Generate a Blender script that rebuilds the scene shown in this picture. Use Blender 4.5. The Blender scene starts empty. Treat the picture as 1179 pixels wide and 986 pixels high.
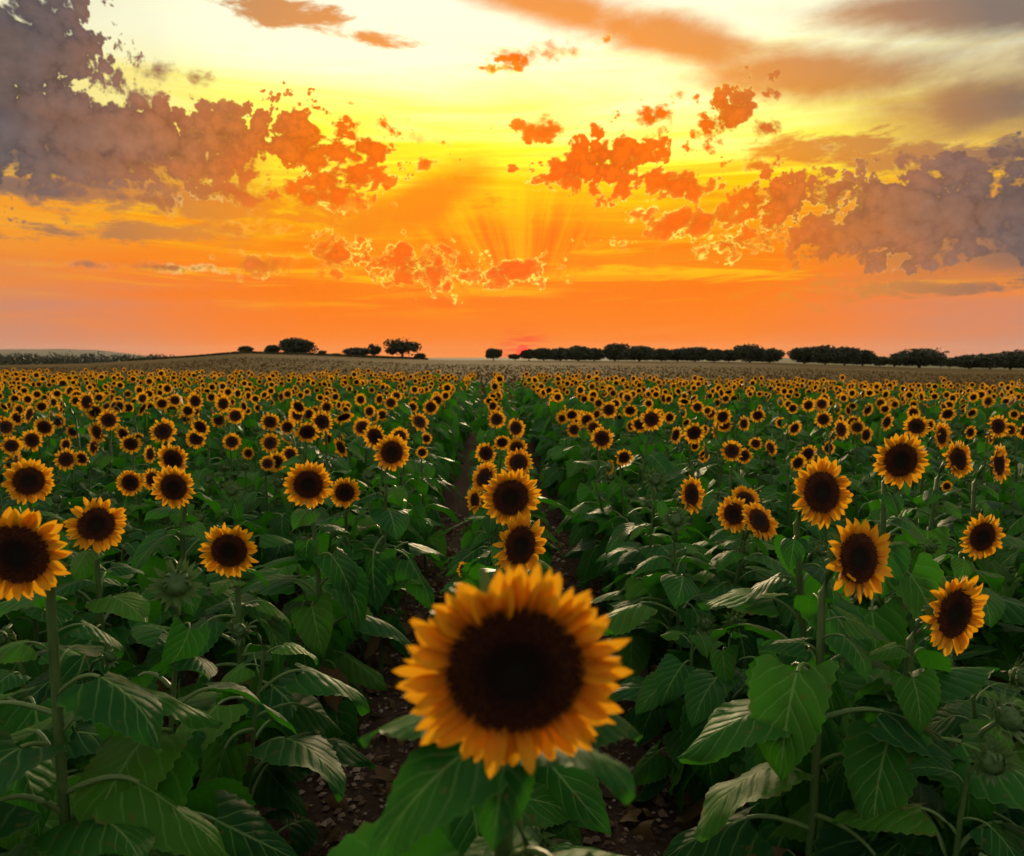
import bpy, math, random
import numpy as np
from mathutils import Vector, Matrix

random.seed(7)
R = math.radians
SC = bpy.context.scene
COL = SC.collection

# ------------------------------------------------------------------ camera
W_PX, H_PX, F_PX = 1179.0, 986.0, 885.0
CAM_H = 1.85
TILT = math.atan((493.0 - 411.0) / F_PX)
cam_d = bpy.data.cameras.new('camera')
cam_d.sensor_width = 36.0
cam_d.lens = 36.0 * F_PX / W_PX
cam_d.clip_start, cam_d.clip_end = 0.05, 40000
cam_d.dof.use_dof = True
cam_d.dof.focus_distance = 2.9
cam_d.dof.aperture_fstop = 4.6
cam = bpy.data.objects.new('camera', cam_d)
COL.objects.link(cam)
cam.location = (0, 0, CAM_H)
cam.rotation_euler = (math.pi / 2 - TILT, 0, 0)
SC.camera = cam


def ray(px, py):
    """direction through a point of the photograph"""
    a, b = px - 589.5, -(py - 493.0)
    c, s = math.cos(TILT), math.sin(TILT)
    return Vector((a, F_PX * c + b * s, b * c - F_PX * s)).normalized()


def azel(px, py):
    v = ray(px, py)
    return math.degrees(math.atan2(v.x, v.y)), math.degrees(math.asin(v.z))


def lin(r, g, b, k=1.0):
    f = lambda c: ((c / 255 + 0.055) / 1.055) ** 2.4 if c > 10 else c / 255 / 12.92
    return (f(r) * k, f(g) * k, f(b) * k, 1.0)


# ------------------------------------------------------------------ view
SC.view_settings.view_transform = 'Standard'
SC.view_settings.look = 'None'
SC.view_settings.gamma = 1.0
SC.view_settings.use_curve_mapping = False
SC.view_settings.exposure = 0.0
SC.cycles.transparent_max_bounces = 8
SC.cycles.volume_bounces = 0
SC.cycles.max_bounces = 6
SC.cycles.diffuse_bounces = 3
SC.cycles.use_adaptive_sampling = True
SC.cycles.adaptive_threshold = 0.02

# ------------------------------------------------------------------ sun
SUN_AZ, SUN_EL = 0.9, 7.0
sun_d = bpy.data.lights.new('sun', 'SUN')
sun_d.energy = 3.2
sun_d.angle = R(9)
sun_d.color = (1.0, 0.74, 0.42)
sun = bpy.data.objects.new('sun', sun_d)
COL.objects.link(sun)
sdir = Vector((math.sin(R(SUN_AZ)) * math.cos(R(SUN_EL)), math.cos(R(SUN_AZ)) * math.cos(R(SUN_EL)), math.sin(R(SUN_EL))))
sun.rotation_euler = sdir.to_track_quat('Z', 'Y').to_euler()
sun.location = (0, 60, 30)


# ------------------------------------------------------------------ node helper
class NT:
    def __init__(s, tree):
        s.t = tree

    def new(s, typ, **kw):
        n = s.t.nodes.new(typ)
        for k, v in kw.items():
            setattr(n, k, v)
        return n

    def put(s, sock, v):
        if isinstance(v, bpy.types.NodeSocket):
            s.t.links.new(v, sock)
        elif v is not None:
            sock.default_value = v

    def m(s, op, a, b=None, c=None, clamp=False):
        n = s.new('ShaderNodeMath', operation=op, use_clamp=clamp)
        for i, v in enumerate((a, b, c)):
            s.put(n.inputs[i], v)
        return n.outputs[0]

    def vm(s, op, a, b=None, out=0):
        n = s.new('ShaderNodeVectorMath', operation=op)
        s.put(n.inputs[0], a)
        if b is not None:
            s.put(n.inputs[1], b)
        return n.outputs['Value'] if op in ('LENGTH', 'DOT_PRODUCT', 'DISTANCE') else n.outputs[0]

    def ramp(s, fac, stops, interp='LINEAR'):
        n = s.new('ShaderNodeValToRGB')
        cr = n.color_ramp
        cr.interpolation = interp
        while len(cr.elements) < len(stops):
            cr.elements.new(0.5)
        for e, (p, c) in zip(cr.elements, stops):
            e.position = p
            e.color = c
        s.put(n.inputs[0], fac)
        return n.outputs[0]

    def mix(s, fac, a, b, typ='MIX'):
        n = s.new('ShaderNodeMix', data_type='RGBA', blend_type=typ)
        s.put(n.inputs[0], fac)
        s.put(n.inputs[6], a)
        s.put(n.inputs[7], b)
        return n.outputs[2]

    def step(s, x, lo, hi):
        n = s.new('ShaderNodeMapRange', interpolation_type='SMOOTHSTEP', clamp=True)
        s.put(n.inputs[0], x)
        n.inputs[1].default_value, n.inputs[2].default_value = lo, hi
        n.inputs[3].default_value, n.inputs[4].default_value = 0.0, 1.0
        return n.outputs[0]

    def noise(s, vec, scale, detail=4, rough=0.55, dist=0.0, lac=2.0, dims='2D'):
        n = s.new('ShaderNodeTexNoise', noise_dimensions=dims)
        s.put(n.inputs['Vector'], vec)
        n.inputs['Scale'].default_value = scale
        n.inputs['Detail'].default_value = detail
        n.inputs['Roughness'].default_value = rough
        n.inputs['Distortion'].default_value = dist
        n.inputs['Lacunarity'].default_value = lac
        return n.outputs[0]

    def comb(s, x, y, z=0.0):
        n = s.new('ShaderNodeCombineXYZ')
        for i, v in enumerate((x, y, z)):
            s.put(n.inputs[i], v)
        return n.outputs[0]


# ------------------------------------------------------------------ world: sunset sky with clouds
world = bpy.data.worlds.new('World')
SC.world = world
world.use_nodes = True
world.cycles.sampling_method = 'MANUAL'
world.cycles.sample_map_resolution = 512
wt = world.node_tree
wt.nodes.clear()
N = NT(wt)
gen = N.new('ShaderNodeTexCoord').outputs['Generated']
gen = N.vm('NORMALIZE', gen)
sep = N.new('ShaderNodeSeparateXYZ')
N.put(sep.inputs[0], gen)
DEG = 180 / math.pi
az = N.m('MULTIPLY', N.m('ARCTAN2', sep.outputs[0], sep.outputs[1]), DEG)
el = N.m('MULTIPLY', N.m('ARCSINE', sep.outputs[2]), DEG)
uv = N.comb(az, el)

# physical sky underneath, for the light of the parts of the sky far from the sun
nish = N.new('ShaderNodeTexSky', sky_type='NISHITA')
nish.sun_disc = False
nish.sun_elevation = R(SUN_EL)
nish.sun_rotation = R(SUN_AZ)
nish.dust_density = 4.0

warp = N.new('ShaderNodeTexNoise', noise_dimensions='2D')
N.put(warp.inputs['Vector'], uv)
warp.inputs['Scale'].default_value = 0.09
warp.inputs['Detail'].default_value = 3
streak_v = N.vm('MULTIPLY', uv, (0.035, 0.42, 1.0))
streak = N.noise(streak_v, 1.0, 6, 0.6, 0.4)
el_s = N.m('ADD', el, N.m('MULTIPLY', N.m('SUBTRACT', streak, 0.5), 15.0))
e45 = N.m('DIVIDE', N.m('MAXIMUM', N.m('ADD', N.m('MULTIPLY', el, 0.45), N.m('MULTIPLY', el_s, 0.55)), 0.0), 45.0)
c_ramp = N.ramp(e45, [
    (0.0, lin(255, 134, 40)), (0.035, lin(255, 127, 8)), (0.09, lin(255, 122, 0)), (0.17, lin(255, 138, 0)),
    (0.225, lin(255, 172, 0)), (0.27, lin(255, 220, 0)), (0.32, lin(255, 248, 50, 1.1)), (0.38, lin(255, 253, 140, 1.2)),
    (0.46, lin(255, 254, 205, 1.2)), (0.56, lin(252, 250, 226, 1.05)), (0.75, lin(224, 218, 208)), (1.0, lin(202, 198, 192))])
s_ramp = N.ramp(e45, [
    (0.0, lin(200, 138, 118)), (0.05, lin(208, 136, 104)), (0.12, lin(238, 138, 54)), (0.20, lin(246, 160, 44)),
    (0.27, lin(250, 186, 60)), (0.34, lin(240, 196, 110)), (0.42, lin(232, 222, 186)), (0.56, lin(228, 230, 220)),
    (0.75, lin(214, 212, 206)), (1.0, lin(200, 198, 194))])
b_ramp = N.ramp(e45, [
    (0.0, lin(196, 170, 170)), (0.2, lin(208, 194, 186)), (0.5, lin(210, 206, 200)), (1.0, lin(200, 198, 194))])
a_abs = N.m('ABSOLUTE', N.m('SUBTRACT', az, 0.5))
side = N.step(N.m('ADD', a_abs, N.m('MULTIPLY', N.m('SUBTRACT', warp.outputs[0], 0.5), 10)), 14.0, 37.0)
sky = N.mix(side, c_ramp, s_ramp)
sky = N.mix(N.step(a_abs, 42.0, 110.0), sky, b_ramp)

glint = N.noise(N.vm('MULTIPLY', uv, (0.06, 0.95, 1.0)), 1.0, 5, 0.62, 0.5)
gm = N.m('MULTIPLY', N.m('MULTIPLY', N.step(el, 2.0, 6.0), N.m('SUBTRACT', 1.0, N.step(el, 12.0, 16.0))), N.m('SUBTRACT', 1.0, N.step(a_abs, 24.0, 38.0)))
sky = N.mix(N.m('MULTIPLY', N.m('MULTIPLY', N.step(glint, 0.50, 0.72), gm), 0.85), sky, lin(255, 196, 10))
sky = N.mix(N.m('MULTIPLY', N.m('MULTIPLY', N.step(N.m('SUBTRACT', 1.0, glint), 0.52, 0.72), gm), 0.5), sky, lin(255, 120, 0))

# shafts of light fanning up from the hidden sun
ra, re = azel(603, 402)
dx, dy = N.m('SUBTRACT', az, ra), N.m('SUBTRACT', el, re)
ang = N.m('ARCTAN2', dx, dy)
rad = N.m('SQRT', N.m('ADD', N.m('POWER', dx, 2.0), N.m('POWER', dy, 2.0)))
shaft = N.noise(N.comb(N.m('MULTIPLY', ang, 3.3), N.m('MULTIPLY', rad, 0.03), 3.7), 1.0, 4, 0.65)
shaft = N.step(shaft, 0.34, 0.68)
sh_mask = N.m('MULTIPLY', N.m('MULTIPLY', N.step(rad, 5.0, 6.6), N.m('SUBTRACT', 1.0, N.step(rad, 9.0, 14.0))),
              N.m('SUBTRACT', 1.0, N.step(N.m('ABSOLUTE', N.m('ADD', ang, 0.28)), 0.6, 1.0)))
sky = N.mix(N.m('MULTIPLY', sh_mask, 0.6), sky, N.mix(shaft, lin(255, 98, 0), lin(255, 190, 0)))

# soft high bands
def sd_cloud(px, py, rx, ry, noise_sock, amp, rot=0.0, s=None):
    a, e = azel(px, py)
    a2, _ = azel(px + rx, py)
    _, e2 = azel(px, py - ry)
    rx_, ry_ = abs(a2 - a), abs(e2 - e)
    v = N.vm('SUBTRACT', uv, (a, e, 0))
    if rot:
        n = N.new('ShaderNodeVectorRotate', rotation_type='Z_AXIS')
        N.put(n.inputs['Vector'], v)
        n.inputs['Angle'].default_value = R(-rot)
        v = n.outputs[0]
    v = N.vm('MULTIPLY', v, (1 / rx_, 1 / ry_, 0))
    ln = N.vm('LENGTH', v)
    s = s or min(rx_, ry_)
    d = N.m('MULTIPLY_ADD', ln, -s, s)
    return N.m('MULTIPLY_ADD', noise_sock, s * amp, d)


soft_n = N.m('SUBTRACT', N.noise(N.vm('MULTIPLY', uv, (0.07, 0.17, 1.0)), 1.0, 7, 0.62, 0.15), 0.5)
soft_m = N.m('SUBTRACT', N.noise(N.vm('MULTIPLY', uv, (0.22, 0.75, 1.0)), 1.0, 6, 0.65, 0.2), 0.5)
soft = None
for px, py, rx, ry, rot in ((630, 6, 170, 38, -14), (770, 46, 220, 46, -14), (940, 86, 290, 54, -9), (1130, 124, 280, 60, -8), (1080, 10, 320, 48, -6),
                            (320, 8, 100, 16, -4), (420, 44, 60, 9, -6), (990, 172, 150, 15, -4), (1120, 182, 120, 20, 0), (90, 172, 310, 52, 0),
                            (210, 226, 270, 20, 0), (480, 236, 100, 40, 25), (1100, 276, 270, 62, 0), (420, 258, 80, 34, 30), (1330, 60, 260, 60, 0),
                            (1010, 330, 160, 12, 0), (-180, 150, 220, 80, 0), (200, 268, 160, 8, 2), (330, 250, 110, 6, -3), (740, 300, 130, 8, 2)):
    d = sd_cloud(px, py, rx * (1.0 if ry > 30 else 1.25), ry * (1.0 if ry > 30 else 1.5), soft_n if ry > 30 else soft_m, 1.35 if ry > 30 else 3.6, rot, 1.0)
    soft = d if soft is None else N.m('MAXIMUM', soft, d)
dist_sun = N.m('SQRT', N.m('ADD', N.m('POWER', N.m('SUBTRACT', az, 0.5), 2.0), N.m('POWER', N.m('MULTIPLY', N.m('SUBTRACT', el, 7.5), 1.15), 2.0)))
d60 = N.m('DIVIDE', dist_sun, 60.0)
soft_col = N.ramp(d60, [(0.0, lin(255, 130, 4)), (0.15, lin(255, 138, 8)), (0.30, lin(246, 142, 24)), (0.42, lin(206, 132, 66)),
                        (0.56, lin(124, 102, 96)), (0.75, lin(110, 104, 106)), (1.0, lin(150, 150, 156))])
soft_f = N.m('MULTIPLY', N.step(soft, -0.05, 0.75), 0.92)
sky = N.mix(soft_f, sky, soft_col)

# heaped clouds, lit from behind
vor = N.new('ShaderNodeTexVoronoi', feature='F1', voronoi_dimensions='2D')
uvw = N.vm('ADD', uv, N.vm('MULTIPLY', N.vm('SUBTRACT', warp.outputs[1], (0.5, 0.5, 0.5)), (4.0, 2.0, 0.0)))
N.put(vor.inputs['Vector'], uvw)
vor.inputs['Scale'].default_value = 0.62
vor.inputs['Detail'].default_value = 3.0
vor.inputs['Roughness'].default_value = 0.6
bil = N.m('SUBTRACT', 0.80, vor.outputs['Distance'])
nb = N.m('SUBTRACT', N.noise(N.vm('MULTIPLY', uv, (0.8, 1.25, 1.0)), 0.28, 9, 0.62, 0.5), 0.5)
ns = N.m('SUBTRACT', N.noise(N.vm('MULTIPLY', uv, (0.75, 1.25, 1.0)), 0.75, 8, 0.66, 0.4), 0.5)
big = N.m('ADD', N.m('MULTIPLY', nb, 1.3), N.m('MULTIPLY', bil, 0.85))
sml = N.m('ADD', N.m('MULTIPLY', ns, 1.9), N.m('MULTIPLY', bil, 1.25))
heap = None
BIG = ((14, 48, 130, 96, 0), (-90, 120, 220, 120, 0), (90, 156, 250, 68, 0), (1060, 246, 225, 68, 0), (1230, 240, 160, 66, 0))
SML = ((330, 165, 125, 48, 0), (420, 172, 46, 36, 0), (60, 222, 90, 17, 0), (165, 230, 80, 15, 0), (270, 222, 84, 19, 0), (370, 226, 66, 20, 0), (395, 208, 60, 30, 10), (270, 160, 80, 44, 0),
       (175, 82, 34, 13, 15), (224, 90, 24, 14, 0), (262, 135, 34, 26, 0), (386, 294, 32, 24, 0), (302, 304, 40, 14, 0), (190, 308, 120, 6, 0),
       (478, 306, 62, 27, -8), (582, 313, 58, 20, 0), (285, 263, 46, 9, 0), (622, 63, 66, 14, 8), (572, 80, 34, 10, 0),
       (842, 136, 52, 36, 20), (880, 148, 30, 20, 0), (752, 138, 34, 22, 30), (628, 150, 44, 15, 0), (700, 186, 84, 44, 0), (660, 196, 46, 28, 0),
       (782, 212, 52, 26, -10), (800, 256, 105, 21, 4), (836, 280, 40, 18, 0), (905, 232, 70, 42, 0), (490, 188, 14, 12, 0),
       (486, 160, 24, 7, -8), (955, 170, 12, 5, 0), (436, 168, 22, 20, 0), (870, 192, 24, 9, -6))
for lst, nn, amp in ((BIG, big, 0.75), (SML, sml, 0.95)):
    for px, py, rx, ry, rot in lst:
        d = sd_cloud(px, py, rx, ry, nn, amp, rot)
        heap = d if heap is None else N.m('MAXIMUM', heap, d)
# the same kind of heaps drifting over the rest of the sky
out = N.m('MAXIMUM', N.step(a_abs, 36.0, 48.0), N.step(el, 27.0, 36.0))
rest = N.m('ADD', N.m('MULTIPLY', N.noise(gen, 3.2, 4, 0.6, 0.3, dims='3D'), 12.0), -6.8)
rest = N.m('ADD', N.m('MULTIPLY', N.m('SUBTRACT', out, 1.0), 12.0), rest)
heap = N.m('MAXIMUM', heap, rest)

near = N.m('SUBTRACT', 1.0, N.step(dist_sun, 13.0, 31.0))
body = N.ramp(d60, [(0.0, lin(255, 88, 0)), (0.12, lin(255, 94, 0)), (0.21, lin(254, 100, 0)), (0.28, lin(240, 104, 8)), (0.37, lin(186, 108, 62)),
                    (0.46, lin(142, 106, 94)), (0.57, lin(96, 91, 94)), (0.8, lin(112, 110, 116)), (1.0, lin(140, 142, 150))])
shade = N.noise(N.vm('MULTIPLY', uv, (0.5, 1.0, 1.0)), 0.35, 6, 0.6)
body = N.mix(N.m('MULTIPLY', N.step(shade, 0.35, 0.75), 0.35), body, lin(255, 170, 60), 'SOFT_LIGHT')
tone = N.m('ADD', 0.94, N.m('ADD', N.m('MULTIPLY', ns, 0.7), N.m('MULTIPLY', bil, 0.42)))
body = N.vm('SCALE', body)
wt.nodes[-1].inputs['Scale'].default_value = 1.0
N.put(wt.nodes[-1].inputs['Scale'], tone)
crisp = N.m('MAXIMUM', N.step(N.noise(uv, 0.16, 3, 0.5), 0.40, 0.66), N.m('SUBTRACT', 1.0, N.step(dist_sun, 4.0, 12.0)))
hf = N.step(N.m('MULTIPLY', heap, N.m('MULTIPLY_ADD', crisp, N.m('MULTIPLY_ADD', near, 4.4, 0.9), 0.9)), -0.15, 0.85)
# silver lining where the cloud is thin
line = N.m('MULTIPLY', N.step(heap, -0.16, 0.02), N.m('SUBTRACT', 1.0, N.step(heap, 0.05, 0.24)))
patch = N.m('MAXIMUM', N.step(N.noise(uv, 0.33, 3, 0.6), 0.30, 0.52), N.m('SUBTRACT', 1.0, N.step(dist_sun, 3.0, 8.0)))
fine = N.m('MULTIPLY_ADD', N.step(N.noise(uv, 1.3, 4, 0.7), 0.38, 0.6), 0.85, 0.15)
line = N.m('MULTIPLY', N.m('MULTIPLY', line, N.m('MULTIPLY', patch, fine)), N.m('ADD', N.m('MULTIPLY', near, 0.85), 0.08))
lcol = N.mix(near, lin(240, 214, 170), lin(255, 240, 100, 1.15))
bot = N.step(N.m('ADD', heap, N.m('MULTIPLY', shade, 0.6)), 0.2, 2.4)
thin_c = N.mix(0.45, N.mix(0.5, body, soft_col), lin(255, 168, 40))
thin_c = N.mix(near, body, thin_c)
body = N.mix(N.step(heap, 0.0, 1.1), thin_c, body)
sky = N.mix(hf, sky, N.mix(N.m('MULTIPLY', bot, 0.35), body, soft_col))
sky = N.mix(N.m('MULTIPLY', N.m('MULTIPLY', line, N.m('MULTIPLY_ADD', crisp, 0.8, 0.2)), 0.95), sky, lcol)
# bright threads where the cloud is torn
torn = N.m('SUBTRACT', 1.0, N.step(N.m('ABSOLUTE', N.m('ADD', ns, 0.03)), 0.004, 0.030))
torn = N.m('MULTIPLY', N.m('MULTIPLY', torn, N.step(N.noise(uv, 0.21, 2, 0.5), 0.50, 0.62)), N.m('MULTIPLY', near, N.m('SUBTRACT', 1.0, N.step(heap, 0.5, 1.3))))
torn = N.m('MULTIPLY', torn, hf)
sky = N.mix(N.m('MULTIPLY', torn, 0.75), sky, lin(255, 214, 60))

# the sun itself, red and low among the trees
sa, se = azel(602, 405.5)
sd = N.m('SQRT', N.m('ADD', N.m('POWER', N.m('SUBTRACT', az, sa), 2.0), N.m('POWER', N.m('SUBTRACT', el, se), 2.0)))
bars = N.step(N.noise(N.vm('MULTIPLY', uv, (0.25, 5.0, 1.0)), 1.0, 3, 0.5), 0.46, 0.56)
halo = N.m('MULTIPLY', N.m('SUBTRACT', 1.0, N.step(sd, 0.3, 2.6)), bars)
sky = N.mix(N.m('MULTIPLY', halo, 0.95), sky, lin(250, 52, 0))
sky = N.mix(N.m('SUBTRACT', 1.0, N.step(sd, 0.42, 0.66)), sky, (3.0, 0.03, 0.0, 1))

sky = N.mix(1.0, sky, N.mix(1.0, nish.outputs[0], (0.0002, 0.0002, 0.0002, 1), 'MULTIPLY'), 'ADD')
bg = N.new('ShaderNodeBackground')
N.put(bg.inputs[0], sky)
bg.inputs[1].default_value = 1.0
wo = N.new('ShaderNodeOutputWorld')
wt.links.new(bg.outputs[0], wo.inputs[0])
SKY_ONLY = False

# ------------------------------------------------------------------ materials
def mat(name):
    m = bpy.data.materials.new(name)
    m.use_nodes = True
    m.node_tree.nodes.clear()
    n = NT(m.node_tree)
    o = n.new('ShaderNodeOutputMaterial')
    return m, n, o


def principled(n, col, rough, spec=0.4, bump=None, bstr=0.3, bdist=0.01):
    p = n.new('ShaderNodeBsdfPrincipled')
    n.put(p.inputs['Base Color'], col)
    n.put(p.inputs['Roughness'], rough)
    n.put(p.inputs['Specular IOR Level'], spec)
    if bump is not None:
        b = n.new('ShaderNodeBump')
        b.inputs['Strength'].default_value = bstr
        b.inputs['Distance'].default_value = bdist
        n.put(b.inputs['Height'], bump)
        n.put(p.inputs['Normal'], b.outputs[0])
    return p


def rand_sock(n):
    """one random number per object and per leaf or petal of a joined mesh"""
    a = n.new('ShaderNodeObjectInfo').outputs['Random']
    b = n.new('ShaderNodeNewGeometry').outputs['Random Per Island']
    return n.m('FRACT', n.m('ADD', a, b))


def thin(n, o, prin, tcol, fac):
    t = n.new('ShaderNodeBsdfTranslucent')
    n.put(t.inputs[0], tcol)
    x = n.new('ShaderNodeMixShader')
    n.put(x.inputs[0], fac)
    n.t.links.new(prin.outputs[0], x.inputs[1])
    n.t.links.new(t.outputs[0], x.inputs[2])
    n.t.links.new(x.outputs[0], o.inputs[0])


def uvxy(n):
    s = n.new('ShaderNodeSeparateXYZ')
    n.put(s.inputs[0], n.new('ShaderNodeTexCoord').outputs['UV'])
    return s.outputs[0], s.outputs[1]


def leaf_material(name, young):
    m, n, o = mat(name)
    u, v = uvxy(n)
    a = n.m('ABSOLUTE', n.m('MULTIPLY_ADD', u, 2.0, -1.0))
    rib = n.m('SUBTRACT', 1.0, n.step(a, 0.012, 0.055))
    t = n.m('SUBTRACT', v, n.m('MULTIPLY', n.m('POWER', a, 0.8), 0.42))
    wob = n.noise(n.new('ShaderNodeTexCoord').outputs['UV'], 4.0, 2, 0.5)
    saw = n.m('PINGPONG', n.m('ADD', n.m('MULTIPLY', t, 6.0), n.m('MULTIPLY', wob, 0.3)), 0.5)
    vein = n.m('MULTIPLY', n.m('SUBTRACT', 1.0, n.step(saw, 0.02, 0.10)), n.m('SUBTRACT', 1.0, n.m('MULTIPLY', a, 0.75)))
    tc = n.new('ShaderNodeTexCoord').outputs['UV']
    r = rand_sock(n)
    own = n.vm('ADD', tc, n.comb(n.m('MULTIPLY', r, 37.0), n.m('MULTIPLY', r, 71.0)))
    net = n.noise(tc, 34.0, 4, 0.7)
    blot = n.noise(own, 3.0, 4, 0.6)
    spot = n.m('MULTIPLY', n.step(n.noise(own, 6.5, 3, 0.6), 0.66, 0.72), 0.75)
    scorch = n.m('MULTIPLY', n.step(n.m('ADD', a, n.m('MULTIPLY', n.noise(own, 5.0, 3, 0.6), 0.9)), 1.42, 1.56), n.step(r, 0.55, 0.75))
    green = n.ramp(r, [(0.0, (0.007, 0.050, 0.009, 1)), (0.45, (0.014, 0.090, 0.012, 1)), (0.8, (0.032, 0.135, 0.010, 1)), (1.0, (0.060, 0.165, 0.012, 1))])
    if young:
        green = n.mix(0.45, green, (0.10, 0.20, 0.03, 1))
    green = n.mix(n.m('MULTIPLY', n.step(blot, 0.5, 0.8), 0.5), green, (0.038, 0.10, 0.010, 1))
    vf = n.m('MAXIMUM', rib, n.m('MULTIPLY', vein, 0.7))
    vf = n.m('MAXIMUM', vf, n.m('MULTIPLY', n.step(a, 0.955, 1.0), 0.45))  # pale margin: bright rim highlights of the leaf edges painted into the colour
    col = n.mix(n.m('MULTIPLY', vf, 0.62), green, (0.20, 0.34, 0.09, 1))
    col = n.mix(n.m('MULTIPLY', n.step(net, 0.55, 0.75), 0.35), col, (0.005, 0.040, 0.005, 1))
    back = n.new('ShaderNodeNewGeometry').outputs['Backfacing']
    col = n.mix(n.m('MULTIPLY', back, 0.5), col, (0.075, 0.14, 0.045, 1))
    col = n.mix(n.m('MAXIMUM', spot, n.m('MULTIPLY', scorch, 0.7)), col, (0.11, 0.075, 0.018, 1))
    hgt = n.m('ADD', n.m('MULTIPLY', n.step(saw, 0.0, 0.4), 1.0), n.m('MULTIPLY', net, 0.35))
    p = principled(n, col, n.m('MULTIPLY_ADD', blot, 0.3, 0.38), 0.09, hgt, 0.4, 0.006)
    thin(n, o, p, (0.045, 0.26, 0.006, 1), 0.32)
    return m


def plain_green(name, c1, c2, rough=0.6, tr=0.0):
    m, n, o = mat(name)
    tc = n.new('ShaderNodeTexCoord').outputs['Object']
    k = n.noise(tc, 30.0, 4, 0.6, dims='3D')
    col = n.mix(k, c1, c2)
    p = principled(n, col, rough, 0.35, k, 0.4, 0.003)
    if tr:
        thin(n, o, p, c2, tr)
    else:
        n.t.links.new(p.outputs[0], o.inputs[0])
    return m


def petal_material():
    m, n, o = mat('petal_yellow')
    u, v = uvxy(n)
    r = rand_sock(n)
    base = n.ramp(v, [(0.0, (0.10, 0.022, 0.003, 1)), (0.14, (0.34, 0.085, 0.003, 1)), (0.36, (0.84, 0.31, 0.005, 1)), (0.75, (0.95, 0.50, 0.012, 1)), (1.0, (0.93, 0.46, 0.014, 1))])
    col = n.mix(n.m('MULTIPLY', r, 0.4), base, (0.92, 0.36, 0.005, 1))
    tc = n.new('ShaderNodeTexCoord').outputs['UV']
    st = n.noise(n.vm('MULTIPLY', tc, (9.0, 0.7, 1.0)), 1.6, 3, 0.6)
    col = n.mix(n.m('MULTIPLY', n.step(st, 0.45, 0.75), 0.35), col, (0.70, 0.24, 0.004, 1))
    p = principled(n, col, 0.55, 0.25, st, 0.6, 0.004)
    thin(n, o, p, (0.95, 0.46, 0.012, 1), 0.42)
    return m


def disc_material():
    m, n, o = mat('seed_disc_brown')
    u, v = uvxy(n)
    tc = n.new('ShaderNodeTexCoord').outputs['Object']
    k = n.noise(tc, 260.0, 3, 0.7, dims='3D')
    col = n.ramp(v, [(0.0, (0.016, 0.017, 0.005, 1)), (0.22, (0.010, 0.008, 0.003, 1)), (0.42, (0.013, 0.006, 0.003, 1)),
                     (0.60, (0.050, 0.013, 0.005, 1)), (0.86, (0.085, 0.021, 0.006, 1)), (1.0, (0.14, 0.042, 0.007, 1))])
    col = n.mix(n.m('MULTIPLY', k, 0.7), col, (0.01, 0.004, 0.002, 1))
    isl = n.new('ShaderNodeNewGeometry').outputs['Random Per Island']
    col = n.mix(n.m('MULTIPLY', n.m('MULTIPLY', n.m('POWER', isl, 2.0), n.step(v, 0.35, 0.75)), 0.55), col, (0.13, 0.045, 0.012, 1))
    p = principled(n, col, 0.85, 0.15, k, 0.5, 0.003)
    n.t.links.new(p.outputs[0], o.inputs[0])
    return m


M_LEAF = leaf_material('leaf_green', False)
M_STALK = plain_green('stalk_green', (0.085, 0.155, 0.035, 1), (0.14, 0.225, 0.06, 1), 0.42)
M_STEM = plain_green('stem_green', (0.045, 0.095, 0.02, 1), (0.09, 0.155, 0.035, 1), 0.5)
M_BRACT = plain_green('bract_green', (0.045, 0.10, 0.02, 1), (0.09, 0.17, 0.04, 1), 0.55, 0.15)
M_PETAL = petal_material()
M_DISC = disc_material()
M_DRY = plain_green('dry_leaf_brown', (0.045, 0.022, 0.010, 1), (0.17, 0.095, 0.022, 1), 0.85, 0.15)


def soil_material():
    m, n, o = mat('soil_and_stubble')
    tc = n.new('ShaderNodeNewGeometry').outputs['Position']
    s = n.new('ShaderNodeSeparateXYZ')
    n.put(s.inputs[0], tc)
    f1 = n.noise(tc, 1.3, 6, 0.65, dims='3D')
    f2 = n.noise(tc, 28.0, 5, 0.7, dims='3D')
    soil = n.mix(f1, (0.036, 0.022, 0.015, 1), (0.085, 0.052, 0.034, 1))
    soil = n.mix(n.m('MULTIPLY', n.step(f2, 0.5, 0.75), 0.6), soil, (0.19, 0.125, 0.085, 1))
    g1 = n.noise(n.vm('MULTIPLY', tc, (0.02, 0.22, 0.0)), 1.0, 5, 0.6)
    g2 = n.noise(n.vm('MULTIPLY', tc, (0.25, 0.9, 0.0)), 1.0, 5, 0.7)
    stub = n.mix(n.step(g1, 0.3, 0.7), (0.085, 0.054, 0.016, 1), (0.155, 0.102, 0.030, 1))
    stub = n.mix(n.m('MULTIPLY', n.step(g2, 0.4, 0.75), 0.5), stub, (0.075, 0.05, 0.022, 1))
    far = n.mix(f1, (0.10, 0.12, 0.05, 1), (0.22, 0.19, 0.10, 1))
    y = s.outputs[1]
    # the edge of the sown field and, far behind the rise, pasture
    edge = n.m('SUBTRACT', y, n.m('MULTIPLY_ADD', s.outputs[0], -0.2, 27.5))
    col = n.mix(n.step(edge, -0.4, 0.6), soil, stub)
    col = n.mix(n.step(y, 215.0, 300.0), col, far)
    p = principled(n, col, 1.0, 0.02, f2, 0.8, 0.03)
    n.t.links.new(p.outputs[0], o.inputs[0])
    return m


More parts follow.
